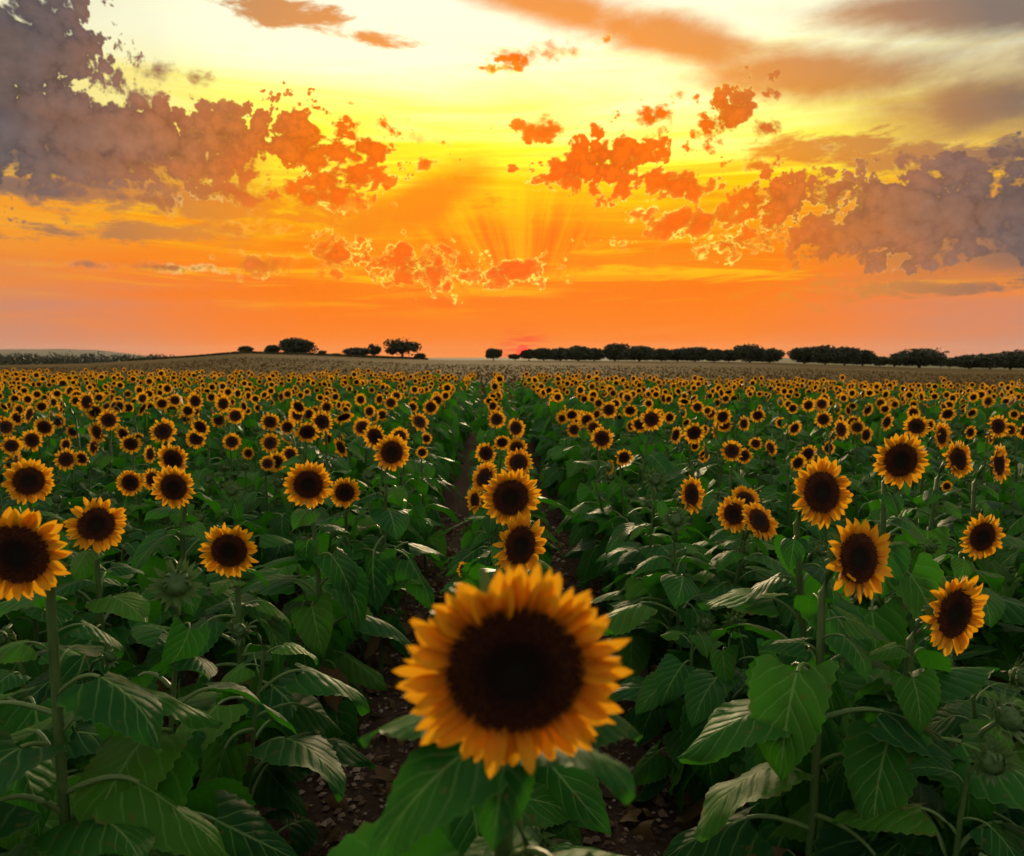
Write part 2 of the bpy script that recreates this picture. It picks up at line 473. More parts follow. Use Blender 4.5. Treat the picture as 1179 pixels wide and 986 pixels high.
# ------------------------------------------------------------------ mesh helpers
class MB:
    def __init__(s):
        s.v, s.f, s.uv, s.mi = [], [], [], []

    def grid(s, pts, uvs, nu, nv, mi=0, closed=False):
        """pts: (nv+1) rows of (nu+1) points"""
        b = len(s.v)
        s.v += [tuple(p) for p in pts]
        w = nu + 1
        for j in range(nv):
            for i in range(nu):
                a = j * w + i
                q = (a, a + 1, a + 1 + w, a + w)
                s.f.append(tuple(b + k for k in q))
                s.uv.append([uvs[k] for k in q])
                s.mi.append(mi)

    def tube(s, path, radii, n=6, mi=0, cap=False):
        b = len(s.v)
        for k, p in enumerate(path):
            p = Vector(p)
            t = (Vector(path[min(k + 1, len(path) - 1)]) - Vector(path[max(k - 1, 0)])).normalized()
            x = t.orthogonal() if abs(t.z) < 0.95 else t.cross(Vector((0, 1, 0)))
            x.normalize()
            y = t.cross(x)
            for i in range(n):
                a = 2 * math.pi * i / n
                s.v.append(tuple(p + (x * math.cos(a) + y * math.sin(a)) * radii[k]))
        for k in range(len(path) - 1):
            for i in range(n):
                j = (i + 1) % n
                s.f.append((b + k * n + i, b + k * n + j, b + (k + 1) * n + j, b + (k + 1) * n + i))
                s.uv.append([(0.25, 0.5)] * 4)
                s.mi.append(mi)
        if cap:
            s.f.append(tuple(b + (len(path) - 1) * n + i for i in range(n)))
            s.uv.append([(0.25, 0.5)] * n)
            s.mi.append(mi)

    def add(s, other, mtx, mi=None):
        b = len(s.v)
        s.v += [tuple(mtx @ Vector(p)) for p in other.v]
        s.f += [tuple(b + k for k in f) for f in other.f]
        s.uv += other.uv
        s.mi += other.mi if mi is None else [mi] * len(other.f)

    def mesh(s, name, mats, smooth=True):
        me = bpy.data.meshes.new(name)
        me.from_pydata(s.v, [], s.f)
        lay = me.uv_layers.new(name='UVMap')
        lay.data.foreach_set('uv', [c for f in s.uv for p in f for c in p])
        me.polygons.foreach_set('material_index', s.mi)
        if smooth:
            me.polygons.foreach_set('use_smooth', [True] * len(s.f))
        for m in mats if isinstance(mats, (list, tuple)) else [mats]:
            me.materials.append(m)
        return me


def obj(name, data, parent=None, mtx=None, **props):
    o = bpy.data.objects.new(name, data)
    COL.objects.link(o)
    if parent is not None:
        o.parent = parent
    if mtx is not None:
        o.matrix_local = mtx
    for k, v in props.items():
        o[k] = v
    return o


def smooth01(x, a, b):
    t = max(0.0, min(1.0, (x - a) / (b - a)))
    return t * t * (3 - 2 * t)


# ------------------------------------------------------------------ terrain
RIDGE_PX = [-900, -300, 0, 100, 180, 230, 283, 340, 400, 463, 500, 560, 800, 900, 1000, 1100, 1179, 1500, 2300]
RIDGE_PY = [421, 420, 419, 418, 414, 411, 407, 408.5, 410.5, 413, 414.5, 415, 416.5, 418, 421, 423.5, 424, 425, 425]
RIDGE_AZ = [math.atan((p - 589.5) / F_PX) for p in RIDGE_PX]


def ground_z(x, y):
    d = math.hypot(x, y)
    fld = -0.014 * max(0.0, x) * smooth01(d, 4, 20) if y > 0 else 0.0
    if y <= 0 or d < 20:
        return max(fld, -0.5)
    a = math.atan2(x, y)
    py = np.interp(a, RIDGE_AZ, RIDGE_PY)
    zr = CAM_H - (py - 411.0) / F_PX * 205.0
    t = smooth01(d, 34, 200)
    z = max(fld, -0.5) * (1 - t) + zr * t
    z += (-9.0 - z) * smooth01(d, 215, 420)
    return z


def build_ground():
    rs = [0.0] + [0.6 * 1.13 ** k for k in range(80)]
    rs = [r for r in rs if r < 8900] + [8900.0]
    for a, b in ((34, 210),):
        rs = sorted(set([r for r in rs if r < a or r > b] + list(np.linspace(a, b, 40))))
    na = 288
    mb = MB()
    pts, uvs = [], []
    for r in rs:
        for k in range(na + 1):
            a = 2 * math.pi * k / na
            x, y = r * math.sin(a), r * math.cos(a)
            z = ground_z(x, y)
            if r < 30:
                z += 0.02 * math.sin(x * 9.7 + 1.3 * y) * math.sin(y * 3.1)
            pts.append((x, y, z))
            uvs.append((k / na, r))
    mb.grid(pts, uvs, na, len(rs) - 1)
    obj('ground', mb.mesh('ground', soil_material()), kind='structure')


build_ground()

# far hills beyond the plain
def build_hills():
    mb = MB()
    pts, uvs = [], []
    xs = np.linspace(-900, 190, 70)
    for j, (dd, kz) in enumerate(((5200, 0.0), (5900, 0.55), (6500, 1.0), (7600, 0.75), (8300, 0.0))):
        for i, px in enumerate(xs):
            py = np.interp(px, [-900, -300, -60, 0, 60, 110, 150, 190], [399, 397, 399.5, 400.5, 400.3, 402.5, 406.5, 412])
            py += 0.5 * math.sin(px * 0.045) + 0.3 * math.sin(px * 0.13 + 1)
            a = math.atan((px - 589.5) / F_PX)
            top = max(-9.0, CAM_H + (411.0 - py) / F_PX * 6500 * math.cos(a))
            z = -9.5 + (top + 9.5) * kz
            pts.append((dd * math.tan(a), dd, z))
            uvs.append((i / 70, j / 4))
    mb.grid(pts, uvs, len(xs) - 1, 4)
    m, n, o = mat('hill_scrub')
    tc = n.new('ShaderNodeNewGeometry').outputs['Position']
    k = n.noise(tc, 0.004, 5, 0.6, dims='3D')
    p = principled(n, n.mix(k, (0.06, 0.08, 0.045, 1), (0.17, 0.15, 0.09, 1)), 0.95, 0.1)
    n.t.links.new(p.outputs[0], o.inputs[0])
    obj('hills', mb.mesh('hills', m), kind='structure')


build_hills()


# ------------------------------------------------------------------ sunflower pieces
def leaf_variant(seed, nu=8, nv=22, wilt=0.0):
    """a stalk from the stem and a heart-shaped toothed blade; origin where the stalk meets the stem, +Y outward.
    the blade is 1 unit long"""
    rg = random.Random(seed)
    pl = rg.uniform(0.42, 0.62)
    up = R(rg.uniform(28, 58) if wilt < 0.5 else rg.uniform(5, 35))
    start = R(rg.uniform(-52, 4) - 40 * wilt)
    bend = R(rg.uniform(22, 55) * (1 - 0.45 * wilt))
    # stalk
    path, p, steps = [Vector((0, 0, 0))], Vector((0, 0, 0)), 7
    for k in range(steps):
        t = (k + 0.5) / steps
        ang = up + (start - up) * t ** 2.2
        p = p + Vector((0, math.cos(ang), math.sin(ang))) * pl / steps
        path.append(p.copy())
    stalk = MB()
    stalk.tube(path, [0.026 - 0.009 * k / steps for k in range(steps + 1)], 6)
    # midrib
    mid, ang, q = [p.copy()], start, p.copy()
    tang = []
    for j in range(nv):
        a = start - bend * (j + 0.5) / nv
        q = q + Vector((0, math.cos(a), math.sin(a))) / nv
        mid.append(q.copy())
    fold = rg.uniform(-0.55, 0.25) - 0.35 * wilt
    wav = rg.uniform(0.03, 0.07)
    ph, fr = rg.uniform(0, 6), rg.uniform(7, 11)
    wd = rg.uniform(0.52, 0.62)
    side = rg.uniform(-0.12, 0.12)
    pts, uvs = [], []
    for j in range(nv + 1):
        v = j / nv
        a = start - bend * v
        T = Vector((0, math.cos(a), math.sin(a)))
        Nn = Vector((0, -math.sin(a), math.cos(a)))
        w = wd * max(0.0, 1 - v ** 1.55) ** 1.12 * (0.70 + 0.45 * v)
        tooth = (1.0 + (0.05 if j % 2 else -0.04)) if nu >= 6 else 1.0
        for i in range(nu + 1):
            u = 2 * i / nu - 1
            au = abs(u)
            ww = w * (tooth if au > 0.99 else 1.0)
            back = -0.20 * au ** 1.4 * (1 - v) ** 4 * (1.15 - 0.5 * au ** 6)
            x = ww * u
            bx = x * math.cos(fold * au * 0.9) + side * v * v
            bz = abs(x) * math.sin(fold) * (0.5 + 0.5 * au) + wav * math.sin(v * fr + ph + (1.3 if u > 0 else 0)) * au ** 2
            bz += 0.006 * math.sin((v - 0.42 * au ** 0.8) * 44 + 1.5 * math.sin(ph + 3 * v)) * (1 - v) * min(1, au * 3)
            bz += 0.030 * math.sin(ph * 2 + 5 * v + 2.2 * u) * au + 0.018 * math.sin(11 * v + ph + 4 * u) * au
            pt = mid[j] + Vector((bx, 0, 0)) + Nn * bz + T * back
            pts.append(pt)
            uvs.append((i / nu, v))
    blade = MB()
    blade.grid(pts, uvs, nu, nv)
    return stalk, blade


def petal_shape(seed, nu=4, nv=8):
    rg = random.Random(seed)
    curl = rg.uniform(-0.35, 0.45)
    cup = rg.uniform(0.15, 0.55)
    tw = rg.uniform(-0.5, 0.5)
    sk = rg.uniform(-0.12, 0.12)
    wd = rg.uniform(0.19, 0.25)
    ti = rg.uniform(0.6, 1.1)
    pts, uvs = [], []
    for j in range(nv + 1):
        v = j / nv
        w = wd * (0.42 + 0.58 * math.sin(math.pi * min(1, v / 0.5) * 0.5)) * (1 - max(0, (v - 0.45) / 0.55) ** 2.0) ** ti
        for i in range(nu + 1):
            u = 2 * i / nu - 1
            x = w * u
            z = cup * w * (u * u) - 0.03 * math.cos(u * 3 * math.pi) * (1 if nu > 3 else 0) * w * 2 + curl * v * v * 0.5
            a = tw * v
            pts.append(Vector((x * math.cos(a) - z * 0.2 * math.sin(a) + sk * v * v, v, z + x * math.sin(a))))
            uvs.append((i / nu, v))
    mb = MB()
    mb.grid(pts, uvs, nu, nv)
    return mb


def disc_shape(nr, na, florets, seed=0):
    """unit-radius seed disc, +Z facing out"""
    rg = random.Random(seed)
    mb = MB()
    prof = lambda r: 0.13 * (1 - r * r) - 0.10 * math.exp(-(r / 0.33) ** 2)
    pts, uvs = [], []
    for j in range(nr + 1):
        r = j / nr
        for k in range(na + 1):
            a = 2 * math.pi * k / na
            rr = r * (1 + (0.03 * math.sin(5 * a + seed) if j == nr else 0))
            pts.append(Vector((rr * math.cos(a), rr * math.sin(a), prof(r) - (0.07 if j == nr else 0))))
            uvs.append((k / na, r))
    mb.grid(pts, uvs, na, nr)
    for i in range(florets):
        r = math.sqrt((i + 0.5) / florets) * 0.985
        a = i * 2.399963
        h = (0.035 if r < 0.45 else 0.075 * (0.6 + 0.8 * r)) * rg.uniform(0.7, 1.25)
        w = 1.25 / math.sqrt(florets)
        c = Vector((r * math.cos(a), r * math.sin(a), prof(r) - 0.01))
        d = Vector((math.cos(a) * 0.35, math.sin(a) * 0.35, 1)).normalized()
        b = len(mb.v)
        for q in range(4):
            t = a + q * math.pi / 2 + 0.4
            mb.v.append(tuple(c + Vector((math.cos(t) * w, math.sin(t) * w, 0))))
        mb.v.append(tuple(c + d * h))
        for q in range(4):
            mb.f.append((b + q, b + (q + 1) % 4, b + 4))
            mb.uv.append([(0.5, r)] * 3)
            mb.mi.append(0)
    return mb


def head_back(nb, na, seed, lo=False):
    """green cup behind the flower with its pointed bracts"""
    rg = random.Random(seed)
    mb = MB()
    pts, uvs = [], []
    prof = [(0.60, 0.0), (0.58, -0.10), (0.42, -0.22), (0.16, -0.30), (0.07, -0.40)]
    for r, z in prof:
        for k in range(na + 1):
            a = 2 * math.pi * k / na
            pts.append(Vector((r * math.cos(a), r * math.sin(a), z)))
            uvs.append((0.5, 0.5))
    mb.grid(pts, uvs, na, len(prof) - 1)
    for i in range(nb):
        a = 2 * math.pi * (i + rg.uniform(-0.3, 0.3)) / nb
        L, w = rg.uniform(0.26, 0.44), rg.uniform(0.08, 0.11)
        rad_, tan_ = Vector((math.cos(a), math.sin(a), 0)), Vector((-math.sin(a), math.cos(a), 0))
        base = rad_ * 0.5 + Vector((0, 0, -0.09 - 0.08 * (i % 2)))
        up = rg.uniform(-0.15, 0.30)
        pts = []
        for v, ww in ((0, 0.8), (0.4, 1.0), (0.75, 0.5), (1.0, 0.02)):
            for u in (-1, 0, 1):
                pts.append(base + rad_ * L * v + tan_ * w * ww * u + Vector((0, 0, up * L * v + 0.03 * abs(u) - 0.10 * v * v)))
        mb.grid(pts, [(0.5, 0.5)] * 12, 2, 3)
    return mb


def bud_shape(seed):
    """closed flower: round body wrapped in pointed bracts, +Z facing out, about 1 unit radius"""
    rg = random.Random(seed)
    mb = MB()
    pts, uvs = [], []
    prof = [(0.10, -0.9), (0.34, -0.72), (0.66, -0.45), (0.80, -0.1), (0.72, 0.2), (0.5, 0.36), (0.22, 0.36), (0.02, 0.30)]
    for r, z in prof:
        for k in range(13):
            a = 2 * math.pi * k / 12
            pts.append(Vector((r * math.cos(a), r * math.sin(a), z)))
            uvs.append((0.5, 0.5))
    mb.grid(pts, uvs, 12, len(prof) - 1)
    for ring, (cnt, r0, z0, L, up) in enumerate(((13, 0.74, -0.45, 0.95, 0.35), (12, 0.78, -0.1, 0.85, 0.9), (10, 0.70, 0.15, 0.62, 2.2))):
        for i in range(cnt):
            a = 2 * math.pi * (i + 0.5 * (ring % 2) + rg.uniform(-0.25, 0.25)) / cnt
            rd, tn = Vector((math.cos(a), math.sin(a), 0)), Vector((-math.sin(a), math.cos(a), 0))
            u_ = up * rg.uniform(0.6, 1.3)
            dr = (rd + Vector((0, 0, u_))).normalized()
            pts = []
            for v, ww in ((0, 0.9), (0.35, 1.0), (0.7, 0.45), (1.0, 0.02)):
                inn = -rd * (0.55 * v * v if ring == 2 else -0.10 * v)
                for q in (-1, 0, 1):
                    pts.append(rd * r0 + Vector((0, 0, z0)) + dr * L * v * rg.uniform(0.97, 1.03) + inn + tn * 0.17 * ww * q + rd * (0.03 if q == 0 else 0))
            mb.grid(pts, [(0.5, 0.5)] * 12, 2, 3)
    return mb


def petal_layout(rg, count, fold_n=0, tilt0=0.10, wide=1.0):
    """places of the petals of one head of unit radius: matrices"""
    out = []
    folded = set(rg.sample(range(count), fold_n)) if fold_n else ()
    f0 = rg.uniform(0, 6.28)
    for i in range(count):
        lay = i % 2
        a = f0 + 2 * math.pi * (i + rg.uniform(-0.35, 0.35)) / count
        L = rg.uniform(0.40, 0.54) * (1.0 if lay else 0.94)
        tilt = tilt0 + rg.gauss(0, 0.13) + (0.16 if lay == 0 else -0.04)
        if i in folded:
            tilt = rg.uniform(0.7, 1.35)
        rd, tn = Vector((math.cos(a), math.sin(a), 0)), Vector((-math.sin(a), math.cos(a), 0))
        yv = rd * math.cos(tilt) + Vector((0, 0, math.sin(tilt)))
        yv = (yv + tn * rg.gauss(0, 0.09)).normalized()
        zv = (Vector((0, 0, 1)) - yv * yv.z).normalized()
        xv = yv.cross(zv)
        roll = rg.gauss(0, 0.22)
        xv, zv = xv * math.cos(roll) + zv * math.sin(roll), zv * math.cos(roll) - xv * math.sin(roll)
        o = rd * 0.52 + Vector((0, 0, 0.02 * lay - 0.02))
        m = Matrix((xv * 0.50 * wide * rg.uniform(0.85, 1.1), yv * L, zv * 0.5)).transposed().to_4x4()
        m.translation = o
        out.append(m)
    return out


# shared mesh data ----------------------------------------------------------
LEAVES = []          # near leaves: (stalk, blade) meshes, the last four wilted
LEAVES_RAW = []
for k in range(13):
    st_, bl_ = leaf_variant(100 + k, 8, 22, 0.0 if k < 9 else 0.9)
    LEAVES.append((st_.mesh('leaf_stalk', M_STALK), bl_.mesh('leaf', M_LEAF)))
DRY_LEAF = [(LEAVES[k][0], leaf_variant(100 + k, 8, 22, 0.9)[1].mesh('leaf', M_DRY)) for k in (9, 10, 11)]
MID_LEAVES = []
for k in range(8):
    st_, bl_ = leaf_variant(200 + k, 4, 6, 0.0 if k < 5 else 0.8)
    x = MB()
    x.add(bl_, Matrix(), 0)
    x.add(st_, Matrix(), 1)
    MID_LEAVES.append(x.mesh('leaf', [M_LEAF, M_STALK]))
PETALS_RAW = [petal_shape(300 + k) for k in range(9)]
PETALS = [p.mesh('petal', M_PETAL) for p in PETALS_RAW]
LOW_PETALS = [petal_shape(320 + k, 2, 3) for k in range(5)]
DISC_HERO = disc_shape(14, 48, 1300, 1).mesh('seed_disc', M_DISC)
DISCS = [disc_shape(8, 26, 330, k).mesh('seed_disc', M_DISC) for k in range(3)]
DISC_MID = [disc_shape(4, 16, 60, k).mesh('seed_disc', M_DISC) for k in range(2)]
BACKS = [head_back(22, 20, k).mesh('flower_head', M_BRACT) for k in range(3)]
BACK_MID = [head_back(12, 12, k).mesh('flower_head', M_BRACT) for k in range(2)]
BUDS = [bud_shape(k).mesh('flower_bud', M_BRACT) for k in range(3)]
RINGS = []
for k in range(7):
    rg = random.Random(400 + k)
    x = MB()
    for m in petal_layout(rg, 26, (0, 0, 2, 0, 4, 1, 0)[k]):
        x.add(rg.choice(LOW_PETALS), m)
    RINGS.append(x.mesh('petal_ring', M_PETAL))


def frame_facing(yaw, pitch, roll=0.0):
    """rotation whose +Z looks toward -Y turned by yaw (to +X) and pitched up"""
    z = Vector((math.sin(R(yaw)) * math.cos(R(pitch)), -math.cos(R(yaw)) * math.cos(R(pitch)), math.sin(R(pitch))))
    x = Vector((0, 0, 1)).cross(z).normalized()
    y = z.cross(x)
    m = Matrix((x, y, z)).transposed()
    return m @ Matrix.Rotation(roll, 3, 'Z')


def stem_path(rg, head, fwd, height, lean=0.03):
    """from the ground under the plant up to the back of the head"""
    top = Vector(head) - fwd * 0.03
    neck = top - fwd * 0.045 - Vector((0, 0, 0.02))
    bx, by = neck.x - fwd.x * 0.04, neck.y - fwd.y * 0.04
    base = Vector((0, 0, -0.05))
    pts = [base]
    w1, w2 = rg.uniform(-lean, lean), rg.uniform(-lean, lean)
    n = 8
    for k in range(1, n + 1):
        t = k / n
        z = t * (neck.z - 0.09)
        s = math.sin(t * math.pi)
        pts.append(Vector((bx * t ** 1.3 + w1 * s, by * t ** 1.3 + w2 * s, z)))
    pts += [neck + Vector((-fwd.x * 0.018, -fwd.y * 0.018, -0.035)), neck + Vector((0, 0, 0.005)), top]
    return pts


def path_at(pts, z):
    for a, b in zip(pts, pts[1:]):
        if a.z <= z <= b.z and b.z > a.z:
            t = (z - a.z) / (b.z - a.z)
            return a.lerp(b, t)
    return pts[-3]


HERO_LEAVES = None


def plant(base, head, radius, yaw, pitch, label, group, lod, bud=False, fold=0, seed=0, nleaf=None, leaves=None, petals_apart=False, hero=False, name='sunflower'):
    rg = random.Random(seed)
    props = dict(label=label, category='sunflower')
    if group:
        props['group'] = group
    t = obj(name, None, None, Matrix.Translation(base), **props)
    t.empty_display_size = 0.1
    h = Vector(head) - Vector(base)
    rot = frame_facing(yaw, pitch, rg.uniform(0, 6.28))
    fwd = rot @ Vector((0, 0, 1))
    pts = stem_path(rg, h, fwd, h.z)
    r0 = (0.0118 if lod == 0 else 0.011) * (0.62 if bud else 1.0)
    radii = [r0 * (1.15 - 0.4 * k / len(pts)) for k in range(len(pts))]
    mb = MB()
    mb.tube(pts, radii, 9 if lod == 0 else 5, 0, True)
    obj('stem', mb.mesh('stem', M_STEM), t)
    hm = Matrix.Translation(h) @ rot.to_4x4()
    if bud:
        b = obj('flower_bud', rg.choice(BUDS), t, hm @ Matrix.Scale(radius, 4))
    else:
        S = Matrix.Scale(radius, 4)
        if lod == 0:
            fh = obj('flower_head', rg.choice(BACKS), t, hm @ S)
            obj('seed_disc', DISC_HERO if hero else rg.choice(DISCS), fh, Matrix.Scale(0.605 if hero else 0.585, 4))
            lay = petal_layout(rg, 78 if hero else rg.randint(34, 40), fold, 0.10, 0.82 if hero else 1.0)
            for m in lay:
                obj('petal', rg.choice(PETALS), fh, m)
        else:
            fh = obj('flower_head', rg.choice(BACK_MID), t, hm @ S)
            obj('seed_disc', rg.choice(DISC_MID), fh, Matrix.Scale(0.585, 4))
            obj('petal_ring', rg.choice(RINGS), fh, Matrix.Rotation(rg.uniform(0, 6.28), 4, 'Z'), kind='stuff')
    # leaves up the stem, turning by a third of a round each time
    if leaves is None:
        leaves = []
        n = nleaf or (18 if lod == 0 else 9)
        a = rg.uniform(0, 6.28)
        for k in range(n):
            f = k / (n - 1)
            z = h.z * (0.20 + 0.70 * f) - 0.02
            size = 0.20 * (0.72 + 0.75 * math.sin(math.pi * (0.18 + 0.70 * f))) * rg.uniform(0.8, 1.15)
            if f > 0.86:
                size *= 0.62
            a += 2.4 + rg.gauss(0, 0.35)
            leaves.append((z, a, size, 'wilt' if rg.random() < 0.9 - 1.2 * f else 'fresh', rg.gauss(0, 0.16)))
    for z, a, size, how, tip in leaves:
        p = path_at(pts, z)
        m = Matrix.Translation(p) @ Matrix.Rotation(a, 4, 'Z') @ Matrix.Rotation(tip, 4, 'X') @ Matrix.Rotation(rg.gauss(0, 0.2), 4, 'Y') @ Matrix.Scale(size, 4)
        if lod == 0:
            k = how if isinstance(how, int) else (rg.randrange(9, 13) if how == 'wilt' else rg.randrange(9))
            st_m, bl_m = LEAVES[k]
            if z < 0.42 * h.z and rg.random() < 0.22:
                st_m, bl_m = rg.choice(DRY_LEAF)
                m = m @ Matrix.Scale(0.62, 4)
            l = obj('leaf', bl_m, t, m)
            obj('leaf_stalk', st_m, l)
        else:
            k = rg.randrange(5, 8) if how == 'wilt' else rg.randrange(5)
            obj('leaf', MID_LEAVES[k], t, m)
    return t


# ------------------------------------------------------------------ the sunflowers one can pick out
# place in the photograph, width there, turn to the side, tilt up, folded petals, label (None: one of the crowd)
MIDG = 'sunflowers in the crowded middle rows'
MIDL = 'small sunflower in bloom in the crowded middle rows of the field'
NEAR = [
    (593, 772, 274, 2, -9, 0, 'largest sunflower of all, with huge dark disc, alone between the two furrows'),
    (20, 638, 124, 4, -6, 0, 'second largest sunflower, wide dark disc, over big drooping leaves'),
    (264, 634, 70, 8, -8, 0, 'solitary evenly round sunflower next to a spiky unopened green bud'),
    (111, 604, 68, 32, 10, 4, 'sunflower turned sideways with upper petals folded over its disc'),
    (33, 554, 56, 34, 8, 3, 'ragged sunflower leaning sideways behind the second largest bloom'),
    (200, 561, 53, 0, -4, 0, 'neat round sunflower half covering a smaller bloom behind it'),
    (150, 556, 33, 4, -4, 0, 'small sunflower just beside the neat round one'),
    (199, 529, 40, -6, -14, 2, 'sunflower peeping over the top of the neat round one'),
    (355, 558, 58, 10, -4, 0, 'round sunflower with a smaller bloom pressed against its side'),
    (397, 567, 38, 12, -6, 0, 'smaller sunflower pressed against a larger round one beside the furrow'),
    (451, 521, 45, 24, 4, 0, 'sunflower tilted upward standing clear of others along the furrow'),
    (588, 573, 73, 10, 0, 0, 'tall sunflower of the middle row with many long petals'),
    (599, 628, 80, 40, 2, 2, 'sunflower turned aside just behind the largest bloom'),
    (558, 550, 40, -40, 25, 3, 'half hidden sunflower facing sideways behind the tall middle row bloom'),
    (547, 576, 32, -55, 5, 4, 'little sunflower seen edge on beside the tall middle row bloom'),
    (533, 656, 20, -50, 10, 3, 'tiny opening sunflower at the rim of the largest bloom'),
    (597, 533, 36, 0, 22, 0, 'sunflower tipped back behind the tall middle row bloom'),
    (595, 516, 26, 5, 12, 0, 'smaller sunflower further along the middle row between the furrows'),
    (946, 567, 84, 16, 8, 0, 'big sunflower turned aside with a green leaf tip over its lower petals'),
    (988, 643, 102, 22, 8, 2, 'big sunflower with ragged pointed petals below another big bloom'),
    (1099, 706, 104, 25, -2, 1, 'sunflower with an upright oval face low on a thick branching stem'),
    (1037, 530, 68, 2, -4, 0, 'broad round sunflower standing highest among its tall neighbours'),
    (1131, 618, 59, 10, -4, 0, 'tidy round sunflower standing apart above dark leaves'),
    (1103, 529, 48, 24, 8, 4, 'sunflower with petals curled in over its disc'),
    (1150, 534, 48, 36, 6, 3, 'crescent shaped sunflower turned aside with petals missing from one side'),
    (1084, 502, 33, 30, 4, 2, 'sunflower turned aside just behind the one with curled petals'),
    (796, 570, 46, 40, 8, 3, 'sunflower facing sideways with loose petals above a dark closed bud'),
    (845, 592, 44, -45, 8, 2, 'narrow sunflower facing away from its two neighbours in a cluster of three'),
    (858, 576, 38, 10, 35, 0, 'uppermost sunflower in a cluster of three'),
    (874, 600, 52, 30, 32, 0, 'largest sunflower in a cluster of three, tipped up behind a leaf'),
]
CROWD = [(175, 552, 28), (173, 523, 24), (188, 497, 33), (226, 505, 26), (267, 509, 23), (286, 522, 17), (160, 505, 16), (142, 500, 24),
         (125, 484, 27), (112, 498, 28), (108, 515, 23), (76, 529, 28), (94, 528, 20), (76, 512, 18), (84, 497, 18), (37, 507, 28), (51, 492, 26),
         (34, 477, 24), (6, 492, 26), (71, 469, 25), (100, 463, 26), (109, 474, 22), (214, 481, 17), (224, 473, 17), (198, 473, 18), (252, 484, 20),
         (271, 479, 22), (257, 465, 22), (225, 462, 22), (15, 533, 24), (417, 492, 25), (483, 486, 27), (496, 469, 20), (475, 469, 15), (440, 478, 16),
         (311, 486, 24), (331, 492, 21), (338, 478, 22), (355, 477, 18), (334, 523, 21), (318, 532, 26), (308, 534, 20), (378, 506, 18), (390, 505, 16),
         (398, 469, 16), (450, 464, 18), (437, 460, 15), (572, 483, 23), (594, 493, 26), (491, 505, 15), (486, 521, 16),
         (693, 505, 30), (661, 495, 20), (647, 481, 18), (665, 481, 20), (701, 472, 22), (687, 477, 14), (712, 482, 15), (750, 483, 29), (771, 481, 16),
         (726, 491, 15), (778, 501, 23), (790, 487, 13), (827, 496, 24), (811, 495, 14), (810, 525, 19), (800, 514, 13), (857, 525, 21), (842, 515, 18),
         (870, 511, 17), (803, 469, 16), (764, 459, 14), (818, 476, 17), (643, 459, 14), (930, 523, 26), (954, 516, 18), (959, 502, 14), (887, 516, 22),
         (948, 483, 22), (982, 487, 20), (999, 472, 18), (1021, 486, 22), (997, 501, 22), (1055, 491, 30), (1091, 477, 20), (1117, 498, 18),
         (1149, 491, 30), (1163, 495, 18), (1119, 476, 15), (899, 487, 15), (1177, 483, 18), (1090, 560, 14)]
BUD_SPOTS = [(203, 672, 50, 'sunflower plant with a spiky unopened green bud next to a solitary round bloom'),
             (267, 565, 20, 'thin sunflower plant with small round green bud'),
             (228, 597, 18, 'short sunflower plant with small dark bud among leaves'),
             (755, 552, 24, 'sunflower plant with half open green bud standing clear among leaves'),
             (778, 598, 28, 'sunflower plant with dark closed bud under a bloom facing sideways'),
             (700, 546, 14, 'sunflower plant with tiny green bud deep among leaves'),
             (1163, 826, 52, 'sunflower plant with large dark nodding bud close to the oval faced bloom'),
             (530, 903, 50, 'short sunflower plant with plump green bud below the largest bloom')]


def locate(px, py, w, lo=0.40, hi=0.82, size=0.215):
    """distance at which a head of common size has this width, kept to a likely height"""
    v = ray(px, py)
    drop = -v.z / v.y
    d = size * F_PX / w
    if drop * d > hi:
        d = hi / drop
    if drop * d < lo and d > 1.0:
        d = lo / drop
    return d, Vector((0, 0, CAM_H)) + v * (d / v.y), w * d / F_PX / 2


plants = []      # dicts, sorted later
rgp = random.Random(11)
for i, (px, py, w, yaw, pit, fold, lab) in enumerate(NEAR):
    d, p, r = locate(px, py, w)
    plants.append(dict(d=d, head=p, r=r, yaw=yaw, pit=pit, fold=fold, label=lab, lod=0, seed=900 + i, near=True, hero=i == 0))
for i, (px, py, w) in enumerate(CROWD):
    d, p, r = locate(px, py, w, 0.5, 0.80)
    plants.append(dict(d=d, head=p, r=r, yaw=rgp.gauss(10, 22), pit=rgp.gauss(0, 10), fold=rgp.choice((0, 0, 0, 1, 3)), label=None, lod=1, seed=1500 + i))
for i, (px, py, w, lab) in enumerate(BUD_SPOTS):
    d, p, r = locate(px, py, w, 0.45, 1.0, 0.105)
    if px == 530:
        v = ray(px, py)
        d = 0.86
        p, r = Vector((0, 0, CAM_H)) + v * (d / v.y), w * d / F_PX / 2
    plants.append(dict(d=d, head=p, r=r * 0.8, yaw=rgp.gauss(10, 25), pit=rgp.uniform(10, 50), bud=True, label=lab, lod=0, seed=1800 + i, near=True))
for q in plants:
    h = q['head']
    k = 0.10
    fx, fy = math.sin(R(q['yaw'])), -math.cos(R(q['yaw']))
    bx, by = h.x - fx * k + rgp.gauss(0, 0.03), h.y - fy * k + rgp.gauss(0, 0.03)
    q['base'] = Vector((bx, by, ground_z(bx, by)))

